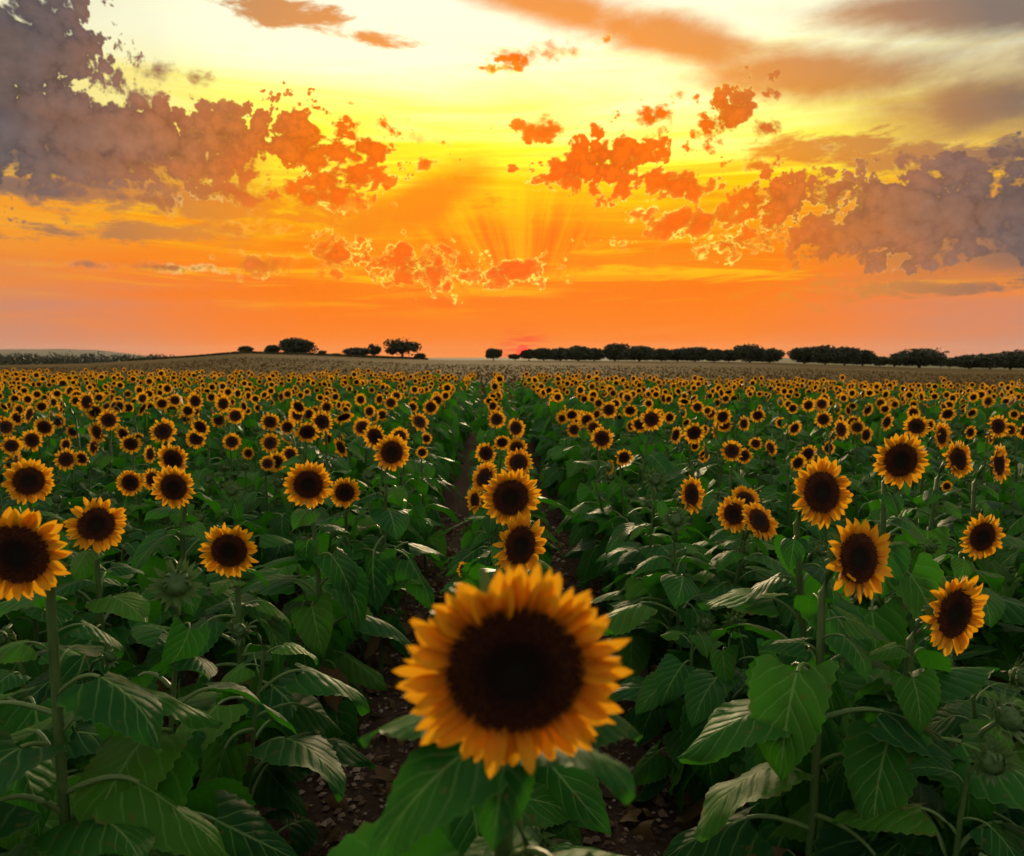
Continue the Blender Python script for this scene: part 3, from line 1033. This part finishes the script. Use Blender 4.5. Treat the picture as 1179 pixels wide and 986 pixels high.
# ------------------------------------------------------------------ the sown rows
ROW_TAN = math.tan(math.atan((571 - 589.5) / F_PX))
rows = [0.0] + [-(0.82 + 0.62 * k) for k in range(46)] + [0.9 + 0.62 * k for k in range(46)]
fill = []
occ = [(q['base'].x, q['base'].y) for q in plants]
for ri, x0 in enumerate(rows):
    y = 0.9 + rgp.uniform(0, 0.3)
    while y < 40:
        y += 0.34 * rgp.uniform(0.72, 1.3) * (1.0 if y > 2.5 else 0.9)
        x = x0 + ROW_TAN * y + rgp.gauss(0, 0.05)
        if y > 27.5 - 0.2 * x + 0.7 * math.sin(x * 0.8) + rgp.uniform(-0.6, 0.6):
            break
        if abs(x) > 0.70 * y + 3.0:
            continue
        if x0 == 0.0 and y < 1.5:
            continue
        if any((x - a) ** 2 + (y - b) ** 2 < 0.27 ** 2 for a, b in occ):
            continue
        z = ground_z(x, y)
        in_frame = abs(x) < 0.69 * y
        if y < 5.0:
            bud = True
            hz = rgp.uniform(0.78, 1.02) if x0 else rgp.uniform(0.7, 0.85)
            r = rgp.uniform(0.026, 0.04)
        else:
            clump = math.sin(x * 0.9 + 1.7 * math.sin(y * 0.35)) * math.sin(y * 0.62 + 1.3 * math.sin(x * 0.5))
            bud = rgp.random() < (0.6 if y < 7 else 0.5 if y < 11 else 0.32) + 0.3 * clump
            hz = rgp.gauss(1.20, 0.075) if not bud else rgp.uniform(0.9, 1.1)
            r = rgp.triangular(0.055, 0.112, 0.09) if not bud else rgp.uniform(0.03, 0.045)
        fill.append(dict(d=y, head=Vector((x + rgp.gauss(0.01, 0.04), y - 0.09, z + hz)), base=Vector((x, y, z)), r=r, yaw=rgp.gauss(6, 24) if rgp.random() < 0.9 else rgp.choice((-1, 1)) * rgp.uniform(55, 130), pit=rgp.gauss(-2, 11) if rgp.random() < 0.9 else rgp.uniform(-50, -20),
                         bud=bud, fold=0, label=None, lod=0 if y < 4.2 else 1, seed=3000 + len(fill), inside=in_frame))
singles = plants + sorted([f for f in fill if f['inside']], key=lambda f: f['d'])
singles, rest = singles[:300], singles[300:] + [f for f in fill if not f['inside']]

ORD = 'first second third fourth fifth sixth seventh eighth ninth tenth eleventh twelfth thirteenth fourteenth fifteenth sixteenth'.split()


def crowd_label(q, bud):
    off = q['base'].x - ROW_TAN * q['base'].y
    k = int(round((abs(off) - 0.86) / 0.62))
    where = 'in the middle row between furrows' if abs(off) < 0.42 else '%s row from the middle row, %s side' % (ORD[max(0, min(15, k))], 'hill' if off < 0 else 'oak')
    if bud:
        tall = q['head'].z - q['base'].z
        kind = 'low leafy sunflower plant without bloom' if tall < 0.88 else 'leafy sunflower plant with small green bud' if tall < 0.98 else 'taller leafy sunflower plant with green bud'
        return kind + ', ' + where
    size = 'small' if q['r'] < 0.083 else 'broad' if q['r'] > 0.102 else 'medium'
    look = 'turned aside' if q['yaw'] > 22 else 'turned toward the hill' if q['yaw'] < -12 else 'tipped upward' if q['pit'] > 9 else 'nodding' if q['pit'] < -9 else 'facing straight out'
    return '%s sunflower %s, %s' % (size, look, where)


for q in singles:
    bud = q.get('bud', False)
    lab, grp = q['label'], None
    if lab is None:
        lab = crowd_label(q, bud)
        grp = MIDG if not bud else 'budding plants among the rows'
    lv = None
    if q.get('hero'):
        hz = q['head'].z - q['base'].z
        # (height on the stem, direction, blade length, leaf kind, tip)
        lv = [(hz - 0.165, R(118), 0.165, 2, 0.25), (hz - 0.165, R(-128), 0.125, 5, 0.45), (hz - 0.14, R(-62), 0.13, 3, 0.1), (hz - 0.14, R(64), 0.15, 7, -0.1),
              (hz - 0.125, R(172), 0.085, 1, -0.5), (hz - 0.24, R(160), 0.2, 6, -0.2), (hz - 0.27, R(-150), 0.2, 4, -0.2),
              (hz - 0.34, R(90), 0.24, 0, 0), (hz - 0.38, R(-60), 0.25, 8, 0), (hz - 0.5, R(20), 0.26, 9, 0), (hz - 0.6, R(200), 0.26, 10, 0),
              (hz - 0.7, R(-90), 0.24, 11, 0), (hz - 0.8, R(80), 0.22, 12, 0), (hz - 0.95, R(-20), 0.2, 10, 0)]
    plant(q['base'], q['head'], q['r'], q['yaw'], q['pit'], lab, grp, q['lod'], bud, q.get('fold', 0), q['seed'], hero=q.get('hero', False), leaves=lv,
          nleaf=(23 if q['lod'] == 0 else 11) if not bud else (18 if q['lod'] == 0 else 11))

# ------------------------------------------------------------------ the rest of the field: one mass
def far_template(seed, bud):
    rg = random.Random(seed)
    mb = MB()
    mb.tube([(0, 0.03, -0.05), (0, 0.04, 0.6), (0, 0.04, 1.02)], [0.014, 0.012, 0.010], 4, 1)
    a = rg.uniform(0, 6.28)
    for k in range(8):
        f = k / 7
        a += 2.4 + rg.gauss(0, 0.3)
        _, bl = leaf_variant(seed * 31 + k, 2, 4, 0.7 if rg.random() < 0.5 - 0.5 * f else 0.0)
        s = 0.25 * (0.8 + 0.5 * math.sin(math.pi * (0.2 + 0.6 * f)))
        mb.add(bl, Matrix.Translation((0, 0.04, 0.3 + 0.62 * f)) @ Matrix.Rotation(a, 4, 'Z') @ Matrix.Rotation(rg.gauss(0, 0.15), 4, 'X') @ Matrix.Scale(s, 4), 0)
    hb = MB()
    if not bud:
        hb.add(disc_shape(2, 12, 0), Matrix.Scale(0.585, 4), 3)
        for m in petal_layout(rg, 22, 0):
            hb.add(petal_shape(rg.randrange(999), 1, 2), m, 2)
        x = MB()
        pts = []
        for r, z in ((0.58, -0.02), (0.3, -0.25), (0.05, -0.4)):
            for k in range(9):
                t = 2 * math.pi * k / 8
                pts.append(Vector((r * math.cos(t), r * math.sin(t), z)))
        x.grid(pts, [(0.5, 0.5)] * 27, 8, 2, 1)
        hb.add(x, Matrix())
    else:
        x = MB()
        pts = []
        for r, z in ((0.1, -0.7), (0.6, -0.3), (0.6, 0.2), (0.05, 0.3)):
            for k in range(7):
                t = 2 * math.pi * k / 6
                pts.append(Vector((r * math.cos(t), r * math.sin(t), z)))
        x.grid(pts, [(0.5, 0.5)] * 28, 6, 3, 1)
        hb.add(x, Matrix())
    return mb, hb


def build_mass(items):
    temps = {b: [far_template(50 + k + 20 * b, b) for k in range(6)] for b in (False, True)}
    V, Fc, UV, MI = [], [], [], []
    arr = {}
    for b in temps:
        for k, (mb, hb) in enumerate(temps[b]):
            arr[b, k] = [(np.array(x.v), x.f, [p for f in x.uv for p in f], x.mi) for x in (mb, hb)]
    faces, nv = [], 0
    for q in items:
        rg = random.Random(q['seed'])
        k = rg.randrange(6)
        (bv, bf, bu, bm), (hv, hf_, hu, hm_) = arr[q['bud'], k]
        base, h = q['base'], q['head'] - q['base']
        a = rg.uniform(0, 6.28)
        # body: turned, stretched to the height of the head, leaned under it
        c, s = math.cos(a), math.sin(a)
        v = bv.copy()
        x, y = v[:, 0] * c - v[:, 1] * s, v[:, 0] * s + v[:, 1] * c
        zz = v[:, 2] * (h.z / 1.05)
        t = np.clip(v[:, 2], 0, 1) ** 2
        v = np.stack([x + base.x + t * h.x, y + base.y + t * (h.y + 0.05), zz + base.z], 1)
        rot = np.array(frame_facing(q['yaw'], q['pit'], a))
        hv2 = (hv * q['r']) @ rot.T + np.array(q['head'])
        for vv, ff, uu, mm in ((v, bf, bu, bm), (hv2, hf_, hu, hm_)):
            V.append(vv)
            faces += [tuple(i + nv for i in f) for f in ff]
            UV += uu
            MI += mm
            nv += len(vv)
    me = bpy.data.meshes.new('distant_sunflowers')
    me.from_pydata(np.concatenate(V).tolist(), [], faces)
    lay = me.uv_layers.new(name='UVMap')
    lay.data.foreach_set('uv', np.array(UV, dtype=np.float32).ravel())
    me.polygons.foreach_set('material_index', MI)
    for m in (M_LEAF, M_STEM, M_PETAL, M_DISC):
        me.materials.append(m)
    obj('distant_sunflowers', me, kind='stuff', label='sea of small sunflowers filling the field back to the stubble', category='sunflowers')
    print('mass', len(items), 'tris', sum(len(f) - 2 for f in faces))


build_mass(rest)

# ------------------------------------------------------------------ clods and fallen leaves on the soil
def build_clods():
    rg = random.Random(5)
    m, n, o = mat('clod_brown')
    r = n.new('ShaderNodeNewGeometry').outputs['Random Per Island']
    col = n.ramp(r, [(0, (0.08, 0.048, 0.03, 1)), (0.6, (0.20, 0.125, 0.08, 1)), (1, (0.42, 0.31, 0.22, 1))])
    p = principled(n, col, 0.9, 0.2)
    n.t.links.new(p.outputs[0], o.inputs[0])
    mb = MB()
    for k in range(5200):
        y = 1.6 + 7.5 * rg.random() ** 1.6
        x = rg.uniform(-0.62, 0.62) * y if rg.random() < 0.5 else rg.choice((-0.52, 0.5)) + ROW_TAN * y + rg.gauss(0, 0.2)
        s = rg.uniform(0.006, 0.02) * (1.6 if rg.random() < 0.12 else 1)
        c = Vector((x, y, ground_z(x, y) + 0.012))
        b = len(mb.v)
        st = [rg.uniform(0.6, 1.4) for _ in range(3)]
        a = rg.uniform(0, 6.28)
        for q in ((1, 0, 0), (-1, 0, 0), (0, 1, 0), (0, -1, 0), (0, 0, 1), (0, 0, -1)):
            v = Vector((q[0] * st[0], q[1] * st[1], q[2] * st[2] * 0.7)) * s * rg.uniform(0.8, 1.2)
            v.rotate(Matrix.Rotation(a, 3, 'Z'))
            mb.v.append(tuple(c + v))
        for f in ((0, 2, 4), (2, 1, 4), (1, 3, 4), (3, 0, 4), (2, 0, 5), (1, 2, 5), (3, 1, 5), (0, 3, 5)):
            mb.f.append(tuple(b + i for i in f))
            mb.uv.append([(0, 0)] * 3)
            mb.mi.append(0)
    obj('soil_clods', mb.mesh('soil_clods', m, False), kind='stuff', label='brown clods and pebbles strewn over the soil between the rows', category='soil')
    mb = MB()
    for k in range(420):
        y = 2.2 + 6 * rg.random()
        x = rg.choice((-0.6, 0.55, -0.8, 0.75)) + ROW_TAN * y + rg.gauss(0, 0.25)
        _, bl = leaf_variant(rg.randrange(40), 4, 5, 0.0)
        s = rg.uniform(0.05, 0.11)
        mb.add(bl, Matrix.Translation((x, y, ground_z(x, y) + 0.03)) @ Matrix.Rotation(rg.uniform(0, 6.28), 4, 'Z') @ Matrix.Rotation(rg.gauss(0, 0.5), 4, 'Y') @ Matrix.Scale(s, 4))
    obj('fallen_leaves', mb.mesh('fallen_leaves', M_DRY), kind='stuff', label='withered brown leaves lying on the soil in the furrows', category='leaves')


build_clods()

# ------------------------------------------------------------------ trees along the skyline
m_, n_, o_ = mat('oak_leaf')
r_ = rand_sock(n_)
p_ = principled(n_, n_.ramp(r_, [(0, (0.018, 0.028, 0.010, 1)), (1, (0.045, 0.060, 0.020, 1))]), 0.6, 0.3)
n_.t.links.new(p_.outputs[0], o_.inputs[0])
M_OAK = m_
m_, n_, o_ = mat('bark')
p_ = principled(n_, (0.06, 0.04, 0.03, 1), 0.9, 0.2)
n_.t.links.new(p_.outputs[0], o_.inputs[0])
M_BARK = m_


def crown_mesh(rg, w, h, z0, lobes, count, leaf, airy=0.0, depth=None):
    mb = MB()
    cs = []
    for k in range(lobes):
        a = rg.uniform(0, 6.28)
        q = math.sqrt(rg.random()) * 0.66
        cs.append((Vector((math.cos(a) * q * w / 2, math.sin(a) * q * (depth or w) / 2, z0 + h * rg.uniform(0.22, 0.70))), rg.uniform(0.22, 0.36) * (1 - airy * 0.3)))
    core = (Vector((0, 0, z0 + h * 0.46)), 0.5)
    for k in range(count):
        c, f = core if rg.random() < 0.36 * (1 - airy) else rg.choice(cs)
        d = Vector((rg.gauss(0, 1), rg.gauss(0, 1), rg.gauss(0, 1))).normalized()
        t = rg.uniform(0.55, 1.0) if rg.random() < 0.8 else rg.uniform(0, 0.6)
        p = c + Vector((d.x * f * w * t, d.y * f * (depth or w) * t, d.z * f * h * 1.05 * t))
        p.z = max(p.z, z0 + 0.02 * h)
        s = leaf * rg.uniform(0.6, 1.4)
        x = Vector((rg.gauss(0, 1), rg.gauss(0, 1), rg.gauss(0, 1))).normalized()
        y = x.orthogonal().normalized()
        y.rotate(Matrix.Rotation(rg.uniform(0, 6.28), 3, x))
        z = x.cross(y)
        b = len(mb.v)
        mb.v += [tuple(p - y * s), tuple(p + z * s * 0.6), tuple(p + y * s), tuple(p - z * s * 0.6)]
        mb.f.append((b, b + 1, b + 2, b + 3))
        mb.uv.append([(0, 0)] * 4)
        mb.mi.append(0)
    return mb, cs


OAK_L = 'round dark holm oak in the long row of trees along the skyline'
OAK_G = 'holm oaks in the long skyline row'
OAK2_L = 'dark holm oak in the skyline clump beyond the gap in the row'
OAK2_G = 'holm oaks beyond the gap in the row'
TREES = [  # place, width, top, foot, airy, label, group
    (283, 12, 399, 407, 0.1, 'small round lone tree on bare crest of the hill', None),
    (315, 12, 398, 408, 0.1, 'small round tree next to the broad leaning tree on the hill', None),
    (307, 4, 402, 408, 0.3, 'tiny sapling between two small trees on the hill', None),
    (341, 31, 391, 413, 0.0, 'broad dense dark tree with leaning crown on the hill', None),
    (371, 7, 404, 410, 0.2, 'tiny round bush on the hill beside the broad leaning tree', None),
    (386, 10, 407, 411, 0.2, 'low flat bush on the hill crest', None),
    (410, 22, 401, 412, 0.0, 'squat dark double-crowned tree on the hill', None),
    (431, 11, 397, 413, 0.8, 'slender airy young tree on the hill', None),
    (463, 31, 392, 413, 0.7, 'airy many-limbed tree with sky showing through its crown', None),
    (484, 10, 407, 414, 0.1, 'small bush at the foot of the airy many-limbed tree', None),
    (568, 15, 402, 415, 0.1, 'lone small round tree standing by itself on the plain near the sun', None),
    (593, 11, 408, 415.3, 0.1, 'lowest round bush right beside the setting sun', None),
    (609, 15, 403, 415.3, 0.1, 'tree standing in front of the red glow of the setting sun', None),
] + [(a, b, c, d, 0.0, '%s oak of the long skyline row, counted from the setting sun' % o, OAK_G) for o, (a, b, c, d) in zip('first second third fourth fifth sixth seventh eighth ninth tenth eleventh twelfth last'.split(), (
    (626, 18, 400.5, 415.5), (645, 22, 400.5, 415.5), (666, 26, 398.5, 416), (684, 20, 400, 416), (708, 22, 397.5, 416), (736, 29, 399, 416), (762, 18, 402, 416.3),
    (780, 20, 401.5, 416.4), (800, 24, 399.5, 416.5), (822, 18, 402, 416.8), (839, 17, 401.5, 417), (863, 27, 396, 417.3), (886, 23, 404, 417.8)))
] + [(a, b, c, d, 0.0, '%s oak past the gap that ends the long skyline row' % o, OAK2_G) for o, (a, b, c, d) in zip('first second third fourth'.split(), (
    (926, 26, 400, 418.8), (950, 26, 401, 419.5), (972, 24, 402.5, 420.2), (993, 24, 402, 420.8)))
] + [
    (1013, 13, 411, 421.4, 0.0, 'small round tree standing next to the second clump of oaks', None),
    (1029, 14, 410, 421.8, 0.2, 'small round tree between the wide domed oak and another small tree', None),
    (1058, 42, 402.5, 422.4, 0.0, 'wide domed oak, broadest single crown of the skyline', None),
    (1083, 9, 412, 423, 0.1, 'tiny bush just beside the wide domed oak', None),
    (1093, 9, 414, 423.3, 0.1, 'tiniest bush between the wide domed oak and the last thicket', None),
] + [(a, b, c, d, 0.0, '%s oak of the last thicket, counted from the wide domed oak' % o, 'oaks in the last thicket') for o, (a, b, c, d) in zip('first second third fourth'.split(), (
    (1116, 30, 408, 423.6), (1140, 28, 407, 423.8), (1163, 30, 405, 424), (1187, 28, 406, 424)))]
for i, (px, w, top, foot, airy, lab, grp) in enumerate(TREES):
    rg = random.Random(600 + i)
    d = 196.0 + (i % 3) * 3.0
    v = ray(px, foot)
    x = v.x / v.y * d
    z = ground_z(x, d)
    k = d / F_PX
    hh = (CAM_H - z + (411 - top) * k) * (rg.uniform(0.86, 1.1) if grp else 1.0)
    ww = w * k * 1.06
    props = dict(label=lab, category='bush' if 'bush' in lab else 'tree')
    if grp:
        props['group'] = grp
    t = obj('bush' if 'bush' in lab else 'oak_tree' if 'oak' in lab else 'tree', None, None, Matrix.Translation((x, d, z)), **props)
    z0 = hh * (0.02 if airy < 0.1 else 0.12)
    cnt = int(min(5200, 700 + 210 * ww * hh))
    if airy > 0.5:
        cnt = int(cnt * 0.55)
    mb, cs = crown_mesh(rg, ww, hh - z0, z0, 5 + int(ww), cnt, 0.20 + 0.012 * ww, airy)
    zs = [p[2] for p in mb.v]
    xs = [p[0] for p in mb.v]
    kz, kx = (hh - z0) / (np.percentile(zs, 99.3) - min(zs)), ww * (1.04 if grp else 1.0) / (np.percentile(xs, 98) - np.percentile(xs, 2))
    z_lo = min(zs)
    mb.v = [(p[0] * kx, p[1] * kx, z0 + (p[2] - z_lo) * kz) for p in mb.v]
    obj('crown', mb.mesh('crown', M_OAK, False), t)
    tr = MB()
    rt = max(0.08, 0.035 * ww)
    tr.tube([(0, 0, -0.3), (0.05 * ww * 0.3, 0, hh * 0.3), (0, 0.03 * ww, hh * 0.6)], [rt * 1.3, rt, rt * 0.5], 7)
    for c, f in cs[:6]:
        c = Vector((c.x * kx, c.y * kx, z0 + (c.z - z_lo) * kz))
        tr.tube([(0, 0, hh * 0.25), tuple(c * 0.6 + Vector((0, 0, hh * 0.12))), tuple(c)], [rt * 0.6, rt * 0.4, rt * 0.15], 5)
    obj('trunk', tr.mesh('trunk', M_BARK), t)


def build_stubble():
    rg = random.Random(31)
    m, n, o = mat('straw')
    r = n.new('ShaderNodeNewGeometry').outputs['Random Per Island']
    p = principled(n, n.ramp(r, [(0, (0.06, 0.038, 0.012, 1)), (1, (0.19, 0.125, 0.038, 1))]), 0.95, 0.02)
    n.t.links.new(p.outputs[0], o.inputs[0])
    mb = MB()
    for k in range(26000):
        d = 26 + 100 * rg.random() ** 1.8
        x = rg.uniform(-0.75, 0.75) * d
        if d < 28.5 - 0.2 * x:
            continue
        z = ground_z(x, d)
        h, w = rg.uniform(0.06, 0.2), rg.uniform(0.04, 0.13)
        a = rg.uniform(0, 3.14)
        c, s_ = math.cos(a) * w, math.sin(a) * w
        b = len(mb.v)
        lx = rg.gauss(0, 0.05)
        mb.v += [(x - c, d - s_, z - 0.03), (x + c, d + s_, z - 0.03), (x + lx + c * 0.6, d, z + h), (x + lx - c * 0.8, d, z + h * 0.8)]
        mb.f.append((b, b + 1, b + 2, b + 3))
        mb.uv.append([(0, 0)] * 4)
        mb.mi.append(0)
    obj('stubble', mb.mesh('stubble', m, False), kind='stuff', label='dry straw stubble on the mown field behind the sunflowers', category='stubble')


build_stubble()


def build_scrub():
    """dry grass and low scrub on the crest, far wood on the lowland"""
    rg = random.Random(77)
    mb = MB()
    for k in range(9000):
        px = rg.uniform(150, 492)
        lo, hi = np.interp(px, [150, 230, 300, 420, 492], [197, 176, 165, 172, 196]), 206
        d = rg.uniform(lo, hi)
        x = (px - 589.5) / F_PX * d
        z = ground_z(x, d)
        h = rg.uniform(0.15, 0.55)
        w = rg.uniform(0.2, 0.6)
        a = rg.uniform(0, 3.14)
        b = len(mb.v)
        c, s = math.cos(a) * w, math.sin(a) * w
        lx, ly = rg.gauss(0, 0.15), rg.gauss(0, 0.15)
        mb.v += [(x - c, d - s, z - 0.05), (x + c, d + s, z - 0.05), (x + c * 0.5 + lx, d + s * 0.5 + ly, z + h), (x - c * 0.6 + lx, d - s * 0.6 + ly, z + h * rg.uniform(0.6, 1))]
        mb.f.append((b, b + 1, b + 2, b + 3))
        mb.uv.append([(0, 0)] * 4)
        mb.mi.append(0)
    m, n, o = mat('scrub_grass')
    r = n.new('ShaderNodeNewGeometry').outputs['Random Per Island']
    p = principled(n, n.ramp(r, [(0, (0.03, 0.036, 0.014, 1)), (1, (0.075, 0.07, 0.026, 1))]), 0.9, 0.1)
    n.t.links.new(p.outputs[0], o.inputs[0])
    obj('scrub_grass', mb.mesh('scrub_grass', m, False), kind='stuff', label='band of dark dry grass and scrub on the hill crest', category='scrub')
    mb = MB()
    for k in range(260):
        px = rg.uniform(-260, 205)
        d = rg.uniform(400, 560)
        x = (px - 589.5) / F_PX * d
        w = rg.uniform(5, 12)
        h = (15.2 if d > 470 else 12.6) * rg.uniform(0.86, 1.06)
        if px > 150:
            h *= 0.96
        c, _ = crown_mesh(rg, w * 1.3, h * 0.94, 0, 5, 420, 0.6)
        mb.add(c, Matrix.Translation((x, d, -9.2)))
    obj('far_wood', mb.mesh('far_wood', M_OAK, False), kind='stuff', label='far dark wood on the lowland below the hazy hills', category='wood')


build_scrub()

# a weed bush at the far edge of the sunflowers
rg = random.Random(99)
d = 26.5
v = ray(727, 434)
x = v.x / v.y * d
z = ground_z(x, d)
t = obj('wild_bush', None, None, Matrix.Translation((x, d, z)), label='dark low wild bush at the edge between sunflowers and stubble', category='bush')
hh = CAM_H - (430.5 - 411) / F_PX * d - z
mb, cs = crown_mesh(rg, 0.95, hh, 0.05, 7, 1100, 0.05)
obj('crown', mb.mesh('crown', M_OAK, False), t)
tr = MB()
for c, f in cs:
    tr.tube([(0, 0, -0.05), tuple(c * 0.5), tuple(c)], [0.02, 0.014, 0.006], 5)
obj('trunk', tr.mesh('trunk', M_BARK), t)

# ------------------------------------------------------------------ the evening air
mb = MB()
L = 9200.0
z0, z1 = -12.0, 125.0
mb.v = [(-L, -L, z0), (L, -L, z0), (L, L, z0), (-L, L, z0), (-L, -L, z1), (L, -L, z1), (L, L, z1), (-L, L, z1)]
mb.f = [(0, 3, 2, 1), (4, 5, 6, 7), (0, 1, 5, 4), (1, 2, 6, 5), (2, 3, 7, 6), (3, 0, 4, 7)]
mb.uv = [[(0, 0)] * 4] * 6
mb.mi = [0] * 6
m, n, o = mat('evening_haze')
pv = n.new('ShaderNodeVolumePrincipled')
pv.inputs['Color'].default_value = (0.97, 0.86, 0.76, 1)
pv.inputs['Density'].default_value = 0.000026
pv.inputs['Anisotropy'].default_value = 0.2
n.t.links.new(pv.outputs[0], o.inputs['Volume'])
obj('haze', mb.mesh('haze', m, False), kind='stuff', label='thin evening haze over the plain', category='haze')
